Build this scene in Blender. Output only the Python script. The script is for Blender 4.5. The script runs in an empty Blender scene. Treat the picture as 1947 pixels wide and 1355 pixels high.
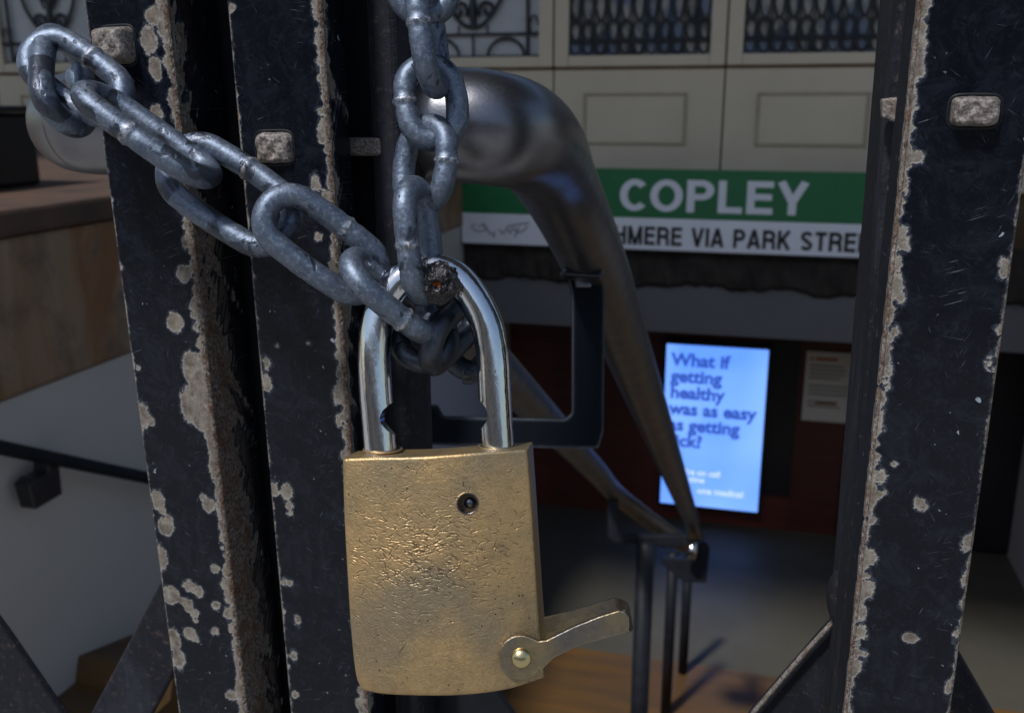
import bpy, bmesh, math, random
import numpy as np
from mathutils import Vector, Matrix
random.seed(7); rng = np.random.default_rng(11)
S = bpy.context.scene; COL = S.collection
R_ = math.radians

# ---------------------------------------------------------------- camera
FPX, CX, CY = 1800.0, 973.5, 677.5            # focal length and centre in pixels of the photograph
YAW, PITCH = R_(15.0), R_(14.8)
CAM = Vector((0, 0, 1.15))
F = Vector((-math.sin(YAW)*math.cos(PITCH), math.cos(YAW)*math.cos(PITCH), -math.sin(PITCH)))
R = Vector((math.cos(YAW), math.sin(YAW), 0))
U = Vector((-math.sin(YAW)*math.sin(PITCH), math.cos(YAW)*math.sin(PITCH), math.cos(PITCH)))
cd = bpy.data.cameras.new('camera'); cam = bpy.data.objects.new('camera', cd); COL.objects.link(cam)
m = Matrix((R, U, -F)).transposed().to_4x4(); m.translation = CAM; cam.matrix_world = m
cd.sensor_width = 36; cd.lens = FPX/1947*36; cd.clip_start = 0.01; cd.clip_end = 500
cd.dof.use_dof = True; cd.dof.focus_distance = 0.335; cd.dof.aperture_fstop = 20
S.camera = cam
# ---------------------------------------------------------------- world, sun, exposure
SUN_EL, SUN_AZ = R_(57), R_(205)              # azimuth: direction the light comes from, clockwise from +Y
w = bpy.data.worlds.new('World'); S.world = w; w.use_nodes = True
nt = w.node_tree; bg = nt.nodes['Background']
sky = nt.nodes.new('ShaderNodeTexSky'); sky.sky_type = 'NISHITA'; sky.sun_disc = False
sky.sun_elevation = SUN_EL; sky.sun_rotation = SUN_AZ; sky.air_density = 1.3; sky.dust_density = 1.5
nt.links.new(sky.outputs[0], bg.inputs[0]); bg.inputs[1].default_value = 0.095
sd = bpy.data.lights.new('sun', 'SUN'); sun = bpy.data.objects.new('sun', sd); COL.objects.link(sun)
sd.energy = 2.9; sd.angle = R_(5); sd.color = (1, .97, .93)
sdir = Vector((math.sin(SUN_AZ)*math.cos(SUN_EL), math.cos(SUN_AZ)*math.cos(SUN_EL), math.sin(SUN_EL)))
sun.rotation_euler = sdir.to_track_quat('Z', 'Y').to_euler()
S.view_settings.view_transform = 'Standard'; S.view_settings.look = 'None'
S.view_settings.exposure = 0.25; S.view_settings.gamma = 1
S.render.engine = 'CYCLES'; S.cycles.max_bounces = 8

# ---------------------------------------------------------------- pixel helpers
def ray(px, py): return F + R*((px-CX)/FPX) + U*((CY-py)/FPX)
def P(px, py, z): return CAM + ray(px, py)*z
def onA(px, py, ax, val):
    r = ray(px, py); return CAM + r*((val-CAM[ax])/r[ax])
def onX(px, py, v): return onA(px, py, 0, v)
def onY(px, py, v): return onA(px, py, 1, v)
def onZ(px, py, v): return onA(px, py, 2, v)

# ---------------------------------------------------------------- node helper
def mat(name):
    m = bpy.data.materials.new(name); m.use_nodes = True
    nt = m.node_tree; b = nt.nodes['Principled BSDF']; return m, nt, b
class G:
    def __init__(s, nt): s.nt = nt; s.tc = None
    def n(s, t, **kw):
        x = s.nt.nodes.new(t)
        for k, v in kw.items(): setattr(x, k, v)
        return x
    def set(s, sock, v):
        if isinstance(v, bpy.types.NodeSocket): s.nt.links.new(v, sock)
        elif v is not None: sock.default_value = v
    def obj(s):
        if s.tc is None: s.tc = s.n('ShaderNodeTexCoord')
        return s.tc.outputs['Object']
    def mapping(s, sc=(1,1,1), rot=(0,0,0), v=None):
        x = s.n('ShaderNodeMapping'); s.set(x.inputs[0], v or s.obj()); x.inputs['Scale'].default_value = sc; x.inputs['Rotation'].default_value = rot
        return x.outputs[0]
    def noise(s, scale, detail=4, rough=.55, v=None, dist=0):
        x = s.n('ShaderNodeTexNoise'); s.set(x.inputs['Vector'], v or s.obj()); x.inputs['Scale'].default_value = scale
        x.inputs['Detail'].default_value = detail; x.inputs['Roughness'].default_value = rough; x.inputs['Distortion'].default_value = dist
        return x.outputs[0]
    def vor(s, scale, feat='F1', v=None, rnd=1):
        x = s.n('ShaderNodeTexVoronoi', feature=feat); s.set(x.inputs['Vector'], v or s.obj()); x.inputs['Scale'].default_value = scale; x.inputs['Randomness'].default_value = rnd
        return x.outputs['Distance']
    def mr(s, v, a, b, c=0, d=1):
        x = s.n('ShaderNodeMapRange'); s.set(x.inputs[0], v); x.inputs[1].default_value = a; x.inputs[2].default_value = b; x.inputs[3].default_value = c; x.inputs[4].default_value = d
        return x.outputs[0]
    def m(s, op, a, b=0, c=0):
        x = s.n('ShaderNodeMath', operation=op); s.set(x.inputs[0], a); s.set(x.inputs[1], b); s.set(x.inputs[2], c); return x.outputs[0]
    def mix(s, f, a, b):
        x = s.n('ShaderNodeMix', data_type='RGBA'); s.set(x.inputs[0], f)
        s.set(x.inputs[6], a if isinstance(a, bpy.types.NodeSocket) else (*a, 1)); s.set(x.inputs[7], b if isinstance(b, bpy.types.NodeSocket) else (*b, 1))
        return x.outputs[2]
    def attr(s, name):
        x = s.n('ShaderNodeAttribute', attribute_name=name); return x.outputs['Fac']
    def bump(s, h, strength=1, dist=.001, nrm=None):
        x = s.n('ShaderNodeBump'); x.inputs['Strength'].default_value = strength; x.inputs['Distance'].default_value = dist; s.set(x.inputs['Height'], h); s.set(x.inputs['Normal'], nrm)
        return x.outputs[0]
def simple(name, col, rough=.6, metal=0, var=.25, scale=8, bump=0, bscale=60, spec=.5, stretch=(1,1,1), second=None, detail=5):
    mt, nt, b = mat(name); g = G(nt)
    v = g.mapping(stretch)
    n = g.mr(g.noise(scale, detail, .6, v), .3, .7)
    c2 = second or tuple(c*(1-var) for c in col)
    g.set(b.inputs['Base Color'], g.mix(n, col, c2)); g.set(b.inputs['Roughness'], g.mr(g.noise(scale*3, 4, v=v), .3, .7, max(rough-.08, .03), min(rough+.1, 1)))
    b.inputs['Metallic'].default_value = metal; b.inputs['Specular IOR Level'].default_value = spec
    if bump: g.set(b.inputs['Normal'], g.bump(g.noise(bscale, 6), 1, bump))
    return mt

# chipped black paint over grey primer; attribute 'chip' = signed distance (mm) to the chip outline
def paint_mat(name, rusty=0.0, base=(.0030,.0038,.0075)):
    mt, nt, b = mat(name); g = G(nt)
    chip, ridge, rust = g.attr('chip'), g.attr('ridge'), g.attr('rust')
    n1 = g.noise(900, 4, .6); n0 = g.noise(210, 5, .65)
    d = g.m('ADD', chip, g.mr(n1, 0, 1, -1.0, 1.0)); d = g.m('ADD', d, g.mr(n0, 0, 1, -2.4, 3.0))
    mask = g.mr(d, -.12, .12, 1, 0)
    halo = g.m('MULTIPLY', g.mr(d, .1, .9, 1, 0), g.mr(d, -.1, .1, 0, 1))
    rnp = g.noise(75, 6, .8)
    # scratches in the paint
    sc = None
    for k, (rot, st) in enumerate(((20,(50,1,1500)), (-35,(70,1,1800)), (66,(60,1,1300)), (-8,(40,1,1700)), (-62,(80,1,1500)))):
        v = g.mapping(st, (0,0,0), g.mapping((1,1,1), (0,R_(rot),0)))
        s1 = g.mr(g.noise(1.5, 2, .5, v), .67, .72); s2 = g.mr(g.noise(30+11*k, 3, .6), .52, .60)
        q = g.m('MULTIPLY', s1, s2); sc = q if sc is None else g.m('MAXIMUM', sc, q)
    smear = g.mr(g.noise(48, 8, .8, dist=1.5), .48, .72)
    fleck = g.m('MULTIPLY', g.mr(g.noise(330, 2, .4, dist=.6), .70, .72), g.mr(g.noise(60, 3), .54, .6))
    pc = g.mix(g.m('MULTIPLY', smear, .38), base, (.024,.029,.047)); pc = g.mix(g.m('MULTIPLY', g.mr(g.noise(190, 8, .85), .52, .75), .4), pc, (.035,.042,.062))
    pc = g.mix(g.m('MULTIPLY', sc, .5), pc, (.12,.145,.20))
    pc = g.mix(g.m('MULTIPLY', fleck, .8), pc, (.3,.34,.4))
    pc = g.mix(g.m('MULTIPLY', halo, .55), pc, (.07,.085,.12))
    prim = g.mix(g.mr(g.noise(170, 7, .75), .38, .62), (.235,.215,.185), (.085,.07,.058))
    prim = g.mix(g.m('MULTIPLY', g.mr(rnp, .5, .7), .6), prim, (.12,.08,.055))
    prim = g.mix(g.mr(g.vor(420, 'DISTANCE_TO_EDGE'), 0, .035, .55, 0), prim, (.05,.045,.045))
    prim = g.mix(g.m('MULTIPLY', g.mr(d, -.75, -.1, 0, 1), .65), prim, (.40,.39,.375))
    rn = g.noise(640, 8, .8); rn2 = g.noise(120, 5, .7)
    rc = g.mix(g.mr(rn, .40, .60), (.030,.019,.015), (.40,.35,.31)); rc = g.mix(g.m('MULTIPLY', g.mr(rn2, .45, .62), .75), rc, (.13,.06,.03)); rc = g.mix(g.mr(g.vor(520, 'DISTANCE_TO_EDGE'), .0, .06, .7, 0), rc, (.02,.014,.012))
    rf = g.m('MAXIMUM', g.mr(g.m('ADD', ridge, g.mr(rn2, 0, 1, -.35, .35)), .3, .55), rust)
    sub = g.mix(rf, prim, rc)
    g.set(b.inputs['Base Color'], g.mix(mask, pc, sub))
    ro = g.m('ADD', g.mr(g.noise(30, 5, .7), .3, .7, .12, .30), g.m('MULTIPLY', sc, .2))
    ro = g.m('ADD', ro, g.m('MULTIPLY', g.m('MAXIMUM', g.m('MULTIPLY', rust, -1), 0), .55))
    x = g.n('ShaderNodeMix', data_type='FLOAT'); g.set(x.inputs[0], mask); g.set(x.inputs[2], ro); x.inputs[3].default_value = .62
    g.set(b.inputs['Roughness'], x.outputs[0]); b.inputs['Specular IOR Level'].default_value = .24
    h = g.m('MULTIPLY', g.mr(d, -.25, .25, 0, 1), .9)
    h = g.m('ADD', h, g.m('MULTIPLY', g.m('MULTIPLY', rn, rf), 1.6)); h = g.m('ADD', h, g.m('MULTIPLY', sc, -.12))
    h = g.m('ADD', h, g.m('MULTIPLY', g.noise(80, 3), .35)); h = g.m('ADD', h, g.m('MULTIPLY', g.m('MULTIPLY', mask, n1), .25))
    g.set(b.inputs['Normal'], g.bump(h, 1, .0007))
    return mt
M_PAINT = paint_mat('chipped_black_paint')
M_DARK = simple('black_painted_steel', (.006,.007,.010), .5, 0, spec=.2, var=-.9, scale=30, bump=.0004, bscale=120)
def worn_mat():
    mt, nt, b = mat('worn_dark_steel'); g = G(nt)
    n = g.noise(30, 6, .75, g.mapping((1,1,.25))); n2 = g.noise(220, 5, .8)
    c = g.mix(g.mr(n, .5, .75), (.009,.010,.015), (.030,.034,.046)); c = g.mix(g.m('MULTIPLY', g.mr(n2, .56, .7), .6), c, (.11,.08,.065))
    g.set(b.inputs['Base Color'], c); g.set(b.inputs['Roughness'], g.mr(n, .3, .7, .65, .85)); b.inputs['Specular IOR Level'].default_value = .2; g.set(b.inputs['Normal'], g.bump(n2, .8, .0006)); return mt
M_WORN = worn_mat()
def edge_worn():
    mt, nt, b = mat('black_paint_worn_edges'); g = G(nt)
    gm = g.n('ShaderNodeNewGeometry'); 
    bv = g.n('ShaderNodeBevel'); bv.inputs[0].default_value = .004
    dt = g.n('ShaderNodeVectorMath', operation='DOT_PRODUCT'); g.set(dt.inputs[0], bv.outputs[0]); g.set(dt.inputs[1], gm.outputs['True Normal'])
    e = g.mr(g.m('ADD', dt.outputs['Value'], g.mr(g.noise(110, 5, .7), 0, 1, -.08, .0)), .84, .70)
    e = g.m('MAXIMUM', e, g.mr(g.noise(45, 6, .75), .70, .73)); c = g.mix(g.m('MULTIPLY', e, .9), (.006,.008,.012), (.34,.38,.45)); g.set(b.inputs['Base Color'], c); b.inputs['Roughness'].default_value = .5; b.inputs['Specular IOR Level'].default_value = .04
    g.set(b.inputs['Normal'], g.bump(g.noise(90, 4), .6, .0006)); return mt
M_EDGE = edge_worn()
def chain_mat():
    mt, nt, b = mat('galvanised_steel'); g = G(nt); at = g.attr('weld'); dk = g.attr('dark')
    n = g.noise(120, 5, .65); n2 = g.noise(700, 4, .7); n3 = g.noise(60, 3, .5, dist=.8)
    c = g.mix(g.mr(n, .35, .65), (.135,.165,.22), (.085,.11,.155)); c = g.mix(g.m('MULTIPLY', g.mr(n2, .5, .66), .55), c, (.25,.30,.385))
    sp = g.m('MULTIPLY', g.mr(g.vor(300, v=g.mapping((1,1,.55))), .24, .17, 0, 1), g.mr(n3, .5, .55))
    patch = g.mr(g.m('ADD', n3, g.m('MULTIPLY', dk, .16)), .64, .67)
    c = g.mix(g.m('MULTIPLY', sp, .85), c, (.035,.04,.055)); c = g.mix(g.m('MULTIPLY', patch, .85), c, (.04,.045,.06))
    c = g.mix(g.m('MULTIPLY', g.m('MULTIPLY', at, g.mr(n2, .45, .6)), .7), c, (.62,.6,.6))
    g.set(b.inputs['Base Color'], c); b.inputs['Metallic'].default_value = .75
    r = g.mr(n2, .35, .65, .40, .56); r = g.m('SUBTRACT', r, g.m('MULTIPLY', patch, .12)); g.set(b.inputs['Roughness'], r)
    h = g.m('ADD', g.m('MULTIPLY', n2, .5), g.m('MULTIPLY', n, .8)); h = g.m('ADD', h, g.m('MULTIPLY', patch, -.35)); h = g.m('ADD', h, g.m('MULTIPLY', sp, -.35))
    g.set(b.inputs['Normal'], g.bump(h, 1, .0003)); return mt
M_CHAIN = chain_mat()
def brass_mat():
    mt, nt, b = mat('scratched_brass'); g = G(nt); gr = g.attr('groove')
    n = g.noise(45, 5, .6, dist=.5); n2 = g.noise(900, 3, .7); n3 = g.noise(20, 3, .5)
    c = g.mix(g.mr(n, .35, .65), (.50,.335,.16), (.36,.265,.14)); c = g.mix(g.m('MULTIPLY', g.mr(n3, .47, .6), .7), c, (.25,.215,.15)); c = g.mix(g.m('MULTIPLY', g.mr(g.noise(110, 7, .8), .5, .68), .5), c, (.20,.15,.09))
    c = g.mix(g.mr(gr, .2, 1, 0, .9), c, (.07,.05,.035)); 
    pit = g.m('MULTIPLY', g.mr(g.vor(330), .13, .09, 0, 1), g.mr(n, .52, .56)); c = g.mix(pit, c, (.06,.045,.04))
    g.set(b.inputs['Base Color'], c); b.inputs['Metallic'].default_value = .85
    g.set(b.inputs['Roughness'], g.mr(n2, .3, .7, .38, .55))
    h = g.m('ADD', g.m('MULTIPLY', n2, .5), g.m('MULTIPLY', g.noise(260, 5, .7, g.mapping((1,1,1.6), (0,.6,0))), .9))
    g.set(b.inputs['Normal'], g.bump(h, 1, .00024)); return mt
M_BRASS = brass_mat()
def metal(name, col, rough, sc=(1,1,1), bs=400, bd=.0001, var=.2, second=None):
    mt, nt, b = mat(name); g = G(nt); v = g.mapping(sc)
    n = g.noise(bs, 4, .6, v); n2 = g.noise(40, 4, .6)
    g.set(b.inputs['Base Color'], g.mix(g.mr(n2, .35, .65), col, second or tuple(x*(1-var) for x in col))); b.inputs['Metallic'].default_value = 1
    g.set(b.inputs['Roughness'], g.mr(g.m('ADD', n, n2), .7, 1.3, rough-.05, rough+.08)); g.set(b.inputs['Normal'], g.bump(n, 1, bd)); return mt
M_CHROME = metal('polished_shackle_steel', (.70,.72,.76), .10, (1,1,.12), 900, .00006)
M_STEEL = metal('brushed_stainless', (.19,.195,.22), .33, (6,6,6), 120, .00005)
M_RAIL = metal('dull_stainless_rail', (.20,.20,.21), .45, (3,3,3), 60, .00008)
M_LEVER = metal('tarnished_brass_strap', (.42,.33,.19), .36, bs=500, bd=.0002, second=(.17,.165,.17))
M_RIVET = metal('brass_rivet', (.60,.50,.27), .25, bs=300, bd=.0002)
M_PIN = metal('dark_pin', (.20,.21,.24), .2, bs=300)
def burnt():
    mt, nt, b = mat('burnt_weld_slag'); g = G(nt); a = g.attr('rustspot'); n = g.noise(260, 6, .7)
    c = g.mix(g.mr(n, .4, .7), (.012,.011,.014), (.06,.055,.06)); c = g.mix(g.mr(g.m('ADD', a, g.m('MULTIPLY', n, .4)), .72, .85), c, (.38,.12,.03))
    g.set(b.inputs['Base Color'], c); g.set(b.inputs['Metallic'], .35); g.set(b.inputs['Roughness'], g.mr(n, .3, .7, .16, .45)); g.set(b.inputs['Normal'], g.bump(g.noise(260, 5, .6), 1, .0005)); return mt
M_BURNT = burnt()
M_HOLE = simple('dark_hole', (.012,.01,.01), .6)
def bolt_mat():
    mt, nt, b = mat('worn_bolt_metal'); g = G(nt); n = g.noise(820, 6, .8); n2 = g.noise(190, 5, .7)
    c = g.mix(g.mr(n, .42, .60), (.075,.06,.055), (.34,.315,.30)); c = g.mix(g.m('MULTIPLY', g.mr(n2, .52, .68), .6), c, (.13,.08,.05))
    g.set(b.inputs['Base Color'], c); b.inputs['Metallic'].default_value = .35; b.inputs['Roughness'].default_value = .45; g.set(b.inputs['Normal'], g.bump(n, 1, .0005)); return mt
M_BOLT = bolt_mat()
M_CREAM = simple('cream_paint', (.60,.51,.39), .5, var=.12, scale=3, bump=.001, bscale=30)
M_RUSTLINE = simple('rusty_joint', (.16,.095,.05), .8, var=.5, scale=12)
M_GREEN = simple('green_enamel', (.010,.145,.050), .35, var=.08)
M_WHITE = simple('white_enamel', (.74,.76,.82), .35, var=.06)
M_LETW = simple('white_letter', (.70,.72,.78), .4, var=.04)
M_LETB = simple('black_letter', (.012,.012,.015), .5)
M_INK = simple('grey_marker', (.20,.20,.23), .6)
M_IRON = simple('wrought_iron', (.018,.02,.026), .45, bump=.001)
M_GREY = simple('grey_plaster', (.115,.115,.125), .7, var=.12, scale=1.3, bump=.0008, bscale=20)
M_TILE = simple('grey_tile_wall', (.44,.41,.385), .6, var=.1, scale=1.5)
def stone_mat():
    mt, nt, b = mat('stained_brown_stone'); g = G(nt)
    n = g.noise(3.2, 6, .65, g.mapping((1,2.2,.5)), .8); n2 = g.noise(9, 6, .7)
    c = g.mix(g.mr(n, .35, .62), (.25,.19,.13), (.17,.078,.03)); c = g.mix(g.mr(n2, .5, .72), c, (.085,.065,.05))
    g.set(b.inputs['Base Color'], c); b.inputs['Roughness'].default_value = .65; g.set(b.inputs['Normal'], g.bump(n2, .6, .006)); return mt
M_STONE = stone_mat()
M_COPING = simple('dark_brown_coping', (.085,.045,.028), .75, var=.5, scale=7, bump=.004, bscale=25, second=(.04,.026,.02))
M_ROCK = simple('crumbling_stone', (.035,.028,.023), .9, var=.7, scale=9, bump=.02, bscale=14)
def red_mat():
    mt, nt, b = mat('dark_red_panelling'); g = G(nt)
    n = g.noise(3, 5, .6, g.mapping((1,1,22))); n2 = g.noise(1.2, 2, .5, g.mapping((1.3,1,.05)))
    c = g.mix(g.mr(n, .35, .65), (.13,.028,.018), (.075,.017,.013)); c = g.mix(g.m('MULTIPLY', g.mr(n2, .48, .52), .6), c, (.05,.012,.010))
    g.set(b.inputs['Base Color'], c); b.inputs['Roughness'].default_value = .4; return mt
M_RED = red_mat()
M_BLACK = simple('black_casing', (.010,.010,.014), .35)
def floor_mat():
    mt, nt, b = mat('grey_green_floor'); g = G(nt); n = g.noise(2, 6, .6); n2 = g.noise(30, 4)
    c = g.mix(g.mr(n, .3, .7), (.075,.071,.058), (.050,.048,.040)); g.set(b.inputs['Base Color'], c); g.set(b.inputs['Roughness'], g.mr(n, .3, .7, .42, .55)); g.set(b.inputs['Normal'], g.bump(n2, .3, .002)); b.inputs['Specular IOR Level'].default_value = .15; return mt
M_FLOOR = floor_mat()
M_OCHRE = simple('ochre_floor_paint', (.11,.055,.013), .5, var=.5, scale=1.6, stretch=(1,9,1), second=(.055,.035,.018))
M_PAVE = simple('pavement_concrete', (.36,.35,.33), .85, var=.25, scale=3, bump=.003)
M_BRICKB = simple('tan_facade_stone', (.55,.42,.32), .8, var=.25, scale=1)
M_WIN = simple('window_glass', (.05,.06,.08), .08, spec=.8)
M_ROAD = simple('asphalt', (.05,.05,.052), .85, var=.2, scale=20)
def pane_mat():
    mt, nt, b = mat('pale_window_pane'); g = G(nt); n = g.noise(5, 3, .5)
    g.set(b.inputs['Base Color'], g.mix(g.mr(n, .35, .7), (.56,.56,.58), (.40,.41,.43))); b.inputs['Roughness'].default_value = .25; return mt
M_PANE = pane_mat()
def pane2_mat():
    mt, nt, b = mat('mottled_window_pane'); g = G(nt); v = g.mapping((1,1,.42)); 
    n = g.noise(14, 4, .6, v); n2 = g.noise(9, 4, .6, g.mapping((1,1,.5)))
    c = g.mix(g.mr(n, .45, .6), (.52,.48,.42), (.09,.10,.12)); c = g.mix(g.mr(n2, .48, .58), c, (.20,.25,.36))
    g.set(b.inputs['Base Color'], c); b.inputs['Roughness'].default_value = .25; return mt
M_PANE2 = pane2_mat()
def emit(name, col, st):
    mt, nt, b = mat(name); b.inputs['Base Color'].default_value = (0.02,0.02,0.03,1); b.inputs['Emission Color'].default_value = (*col,1); b.inputs['Emission Strength'].default_value = st
    b.inputs['Roughness'].default_value = .3; return mt
M_SCREEN = emit('lit_screen', (.10,.27,.93), 1.25)
_g = G(M_SCREEN.node_tree); _g.set(M_SCREEN.node_tree.nodes['Principled BSDF'].inputs['Emission Color'], _g.mix(_g.mr(_g.noise(1.6, 2, .4), .38, .62), (.10,.26,.90), (.20,.40,1.0)))
M_SCTXT = emit('screen_text_blue', (.03,.09,.50), .8)
M_SCTXT2 = emit('screen_text_pale', (.45,.55,1.0), 1.3)
M_PAPER = simple('notice_paper', (.66,.60,.50), .7, var=.08)
M_ORANGE = simple('notice_orange', (.5,.18,.06), .7)
M_PGREY = simple('notice_print', (.26,.24,.20), .7)

# ---------------------------------------------------------------- object helpers
def thing(name, label, cat, loc=(0,0,0), group=None):
    o = bpy.data.objects.new(name, None); COL.objects.link(o); o.location = loc; o.empty_display_size = .02
    o['label'] = label; o['category'] = cat
    if group: o['group'] = group
    return o
def root_loc(p):
    l = Vector((0,0,0))
    while p is not None: l += p.location; p = p.parent
    return l
def mk(name, verts, faces, mt, parent=None, smooth=False, label=None, attrs=None, bevel=0):
    me = bpy.data.meshes.new(name); off = root_loc(parent)
    V = [Vector(v)-off for v in verts]
    me.from_pydata(V, [], faces); me.update(); me.materials.append(mt)
    if attrs:
        for k, a in attrs.items():
            at = me.attributes.new(k, 'FLOAT', 'POINT'); at.data.foreach_set('value', np.asarray(a, dtype=np.float32).ravel())
    if smooth: me.polygons.foreach_set('use_smooth', [True]*len(me.polygons))
    o = bpy.data.objects.new(name, me); COL.objects.link(o)
    if parent: o.parent = parent
    if label: o['label'] = label
    if bevel:
        b = o.modifiers.new('bevel', 'BEVEL'); b.width = bevel; b.segments = 2; b.limit_method = 'ANGLE'
    return o
def struct(o): o['kind'] = 'structure'; return o
def tag(o, label, cat, group=None):
    o['label'] = label; o['category'] = cat
    if group: o['group'] = group
    return o
class MB:
    def __init__(s): s.v = []; s.f = []
    def add(s, v, f): n = len(s.v); s.v += [Vector(x) for x in v]; s.f += [tuple(i+n for i in q) for q in f]; return s
    def box(s, a, b):
        x0,y0,z0 = [min(p,q) for p,q in zip(a,b)]; x1,y1,z1 = [max(p,q) for p,q in zip(a,b)]
        return s.add([(x0,y0,z0),(x1,y0,z0),(x1,y1,z0),(x0,y1,z0),(x0,y0,z1),(x1,y0,z1),(x1,y1,z1),(x0,y1,z1)],
                     [(0,3,2,1),(4,5,6,7),(0,1,5,4),(1,2,6,5),(2,3,7,6),(3,0,4,7)])
    def prism(s, pts, d):                      # closed outline pts (3-D), extruded by vector d
        n = len(pts); d = Vector(d); a = [Vector(p) for p in pts]
        v = a + [p+d for p in a]; f = [tuple(range(n))[::-1], tuple(range(n, 2*n))] + [(i, (i+1)%n, (i+1)%n+n, i+n) for i in range(n)]
        return s.add(v, f)
    def tube(s, pts, r, seg=10, closed=False, cap=True):
        v, f = tube_geo(pts, r, seg, closed, cap); return s.add(v, f)
    def build(s, name, mt, parent=None, **k): 
        o = mk(name, s.v, s.f, mt, parent, **k)
        bm = bmesh.new(); bm.from_mesh(o.data); bmesh.ops.recalc_face_normals(bm, faces=bm.faces); bm.to_mesh(o.data); bm.free()
        return o
def tube_geo(pts, r, seg=12, closed=False, cap=True, ref=None):
    pts = [Vector(p) for p in pts]; n = len(pts); rr = r if hasattr(r, '__len__') else [r]*n
    T = []
    for i in range(n):
        a = pts[(i-1)%n] if closed or i > 0 else pts[i]; b = pts[(i+1)%n] if closed or i < n-1 else pts[i]
        T.append((b-a).normalized())
    nrm = ref or (Vector((0,0,1)) if abs(T[0].z) < .9 else Vector((1,0,0)))
    v = []; f = []
    for i in range(n):
        nrm = (nrm - T[i]*nrm.dot(T[i])).normalized(); bn = T[i].cross(nrm)
        for k in range(seg):
            a = 2*math.pi*k/seg; v.append(pts[i] + (nrm*math.cos(a)+bn*math.sin(a))*rr[i])
    m_ = n if closed else n-1
    for i in range(m_):
        j = (i+1) % n
        for k in range(seg): f.append((i*seg+k, i*seg+(k+1)%seg, j*seg+(k+1)%seg, j*seg+k))
    if cap and not closed: f.append(tuple(range(seg))[::-1]); f.append(tuple((n-1)*seg+k for k in range(seg)))
    return v, f
def catmull(pts, sub=10):
    p = [Vector(x) for x in pts]; p = [p[0]*2-p[1]] + p + [p[-1]*2-p[-2]]; out = []
    for i in range(1, len(p)-2):
        for k in range(sub):
            t = k/sub; a,b,c,d = p[i-1:i+3]
            out.append(.5*((2*b)+(c-a)*t+(2*a-5*b+4*c-d)*t*t+(3*b-a-3*c+d)*t**3))
    out.append(p[-2]); return out
def text_mesh(name, body, size, mt, parent, origin, xdir, zdir, depth=.002, offset=0, spacing=1, xscale=1, align='LEFT'):
    cu = bpy.data.curves.new('t', 'FONT'); cu.body = body; cu.size = size; cu.extrude = depth/2; cu.offset = offset; cu.space_character = spacing; cu.align_x = align; cu.resolution_u = 4
    to = bpy.data.objects.new('t', cu); COL.objects.link(to)
    dg = bpy.context.evaluated_depsgraph_get(); me = bpy.data.meshes.new_from_object(to.evaluated_get(dg)); bpy.data.objects.remove(to)
    xd = Vector(xdir).normalized(); zd = Vector(zdir).normalized(); nd = xd.cross(zd); off = root_loc(parent)
    me.transform(Matrix.Scale(xscale, 4, (1,0,0)))
    mt4 = Matrix((xd, zd, nd)).transposed().to_4x4(); mt4.translation = Vector(origin)-off; me.transform(mt4)
    me.materials.clear(); me.materials.append(mt); me.name = name
    o = bpy.data.objects.new(name, me); COL.objects.link(o); o.parent = parent; return o

# ================================================================ SETTING
XL = -1.3; YS = 4.0; YF = 4.3; YR = 4.8; YT = 0.95
ZFLOOR = onY(1300, 987, YR).z
XR = onY(1912, 1065, YR).x
ZPB = onX(0, 765, XL).z; ZPT = onX(0, 397, XL).z        # stone coping of the left stairwell wall
ZLB = onY(1300, 636, YS).z                               # underside of the lintel
ZSB = onY(1300, 475, YS).z                               # underside of the sign
ZLT = onY(1300, 545, YS).z
mb = MB()                                                # street level around the stairwell
mb.box((-80,-80,-.2), (80,YT,0)); mb.box((XR+.3,YT,-.2), (80,80,0)); mb.box((-80,YT,-.2), (XL-.35,80,0)); mb.box((XL-.35,5.6,-.2), (XR+.3,80,0))
struct(mb.build('ground', M_PAVE))
struct(MB().box((-80,-14,.001), (80,-5,.004)).build('road', M_ROAD))
struct(MB().box((XL,YT+1.7,ZFLOOR-.2), (XR,YR+.2,ZFLOOR)).build('floor', M_FLOOR))
yo = onZ(1300, 1262, ZFLOOR).y                            # ochre painted strip of the landing
struct(MB().box((XL,YT+1.75,ZFLOOR+.001), (XR,yo,ZFLOOR+.005)).build('ochre_floor_strip', M_OCHRE))
mb = MB(); n = 6; rise = -ZFLOOR/n
for i in range(n): mb.box((XL+.002,YT+i*.29+.001*i,ZFLOOR-.1), (XR-.002,YT+(i+1)*.29,-rise*(i+1)+.0))
struct(mb.build('stairs', M_FLOOR))
a = onX(30, 1262, XL+.02); b = onX(330, 1262, XL+.02)    # ochre kerb beside the steps
mb = MB(); z0 = onX(150, 1316, XL+.1).z-.06
mb.prism([(XL+.003, YT+.02, -.5), (XL+.003, YT+.02, z0+.01), (XL+.003, onX(140,1285,XL).y, z0+.0), (XL+.003, onX(150,1262,XL).y, z0+.05), (XL+.003, onX(300,1262,XL).y, z0-.02), (XL+.003, 2.6, -.9), (XL+.003, 2.6, -1.0)], (.22,0,0))
struct(mb.build('ochre_stair_kerb', M_OCHRE))
struct(MB().box((XL-.3,YT,ZFLOOR-.2), (XL,YR,ZPB+.0)).build('wall_left', M_TILE))
struct(MB().box((XR,YT,ZFLOOR-.2), (XR+.3,YR+.2,ZLB+.6)).build('wall_right', M_TILE))
struct(MB().box((XL-.3,YR,ZFLOOR-.2), (XR,YR+.2,ZLB+.3)).build('wall_back', M_RED))
# grey lintel below the sign
t = thing('lintel_beam', 'wide grey plaster beam under the green station sign', 'beam', (0,YS,ZLB))
MB().box((XL-.3,YS+.03,ZLB), (XR+2,YR+.15,ZLT)).build('beam_face', M_GREY, t)
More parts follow.
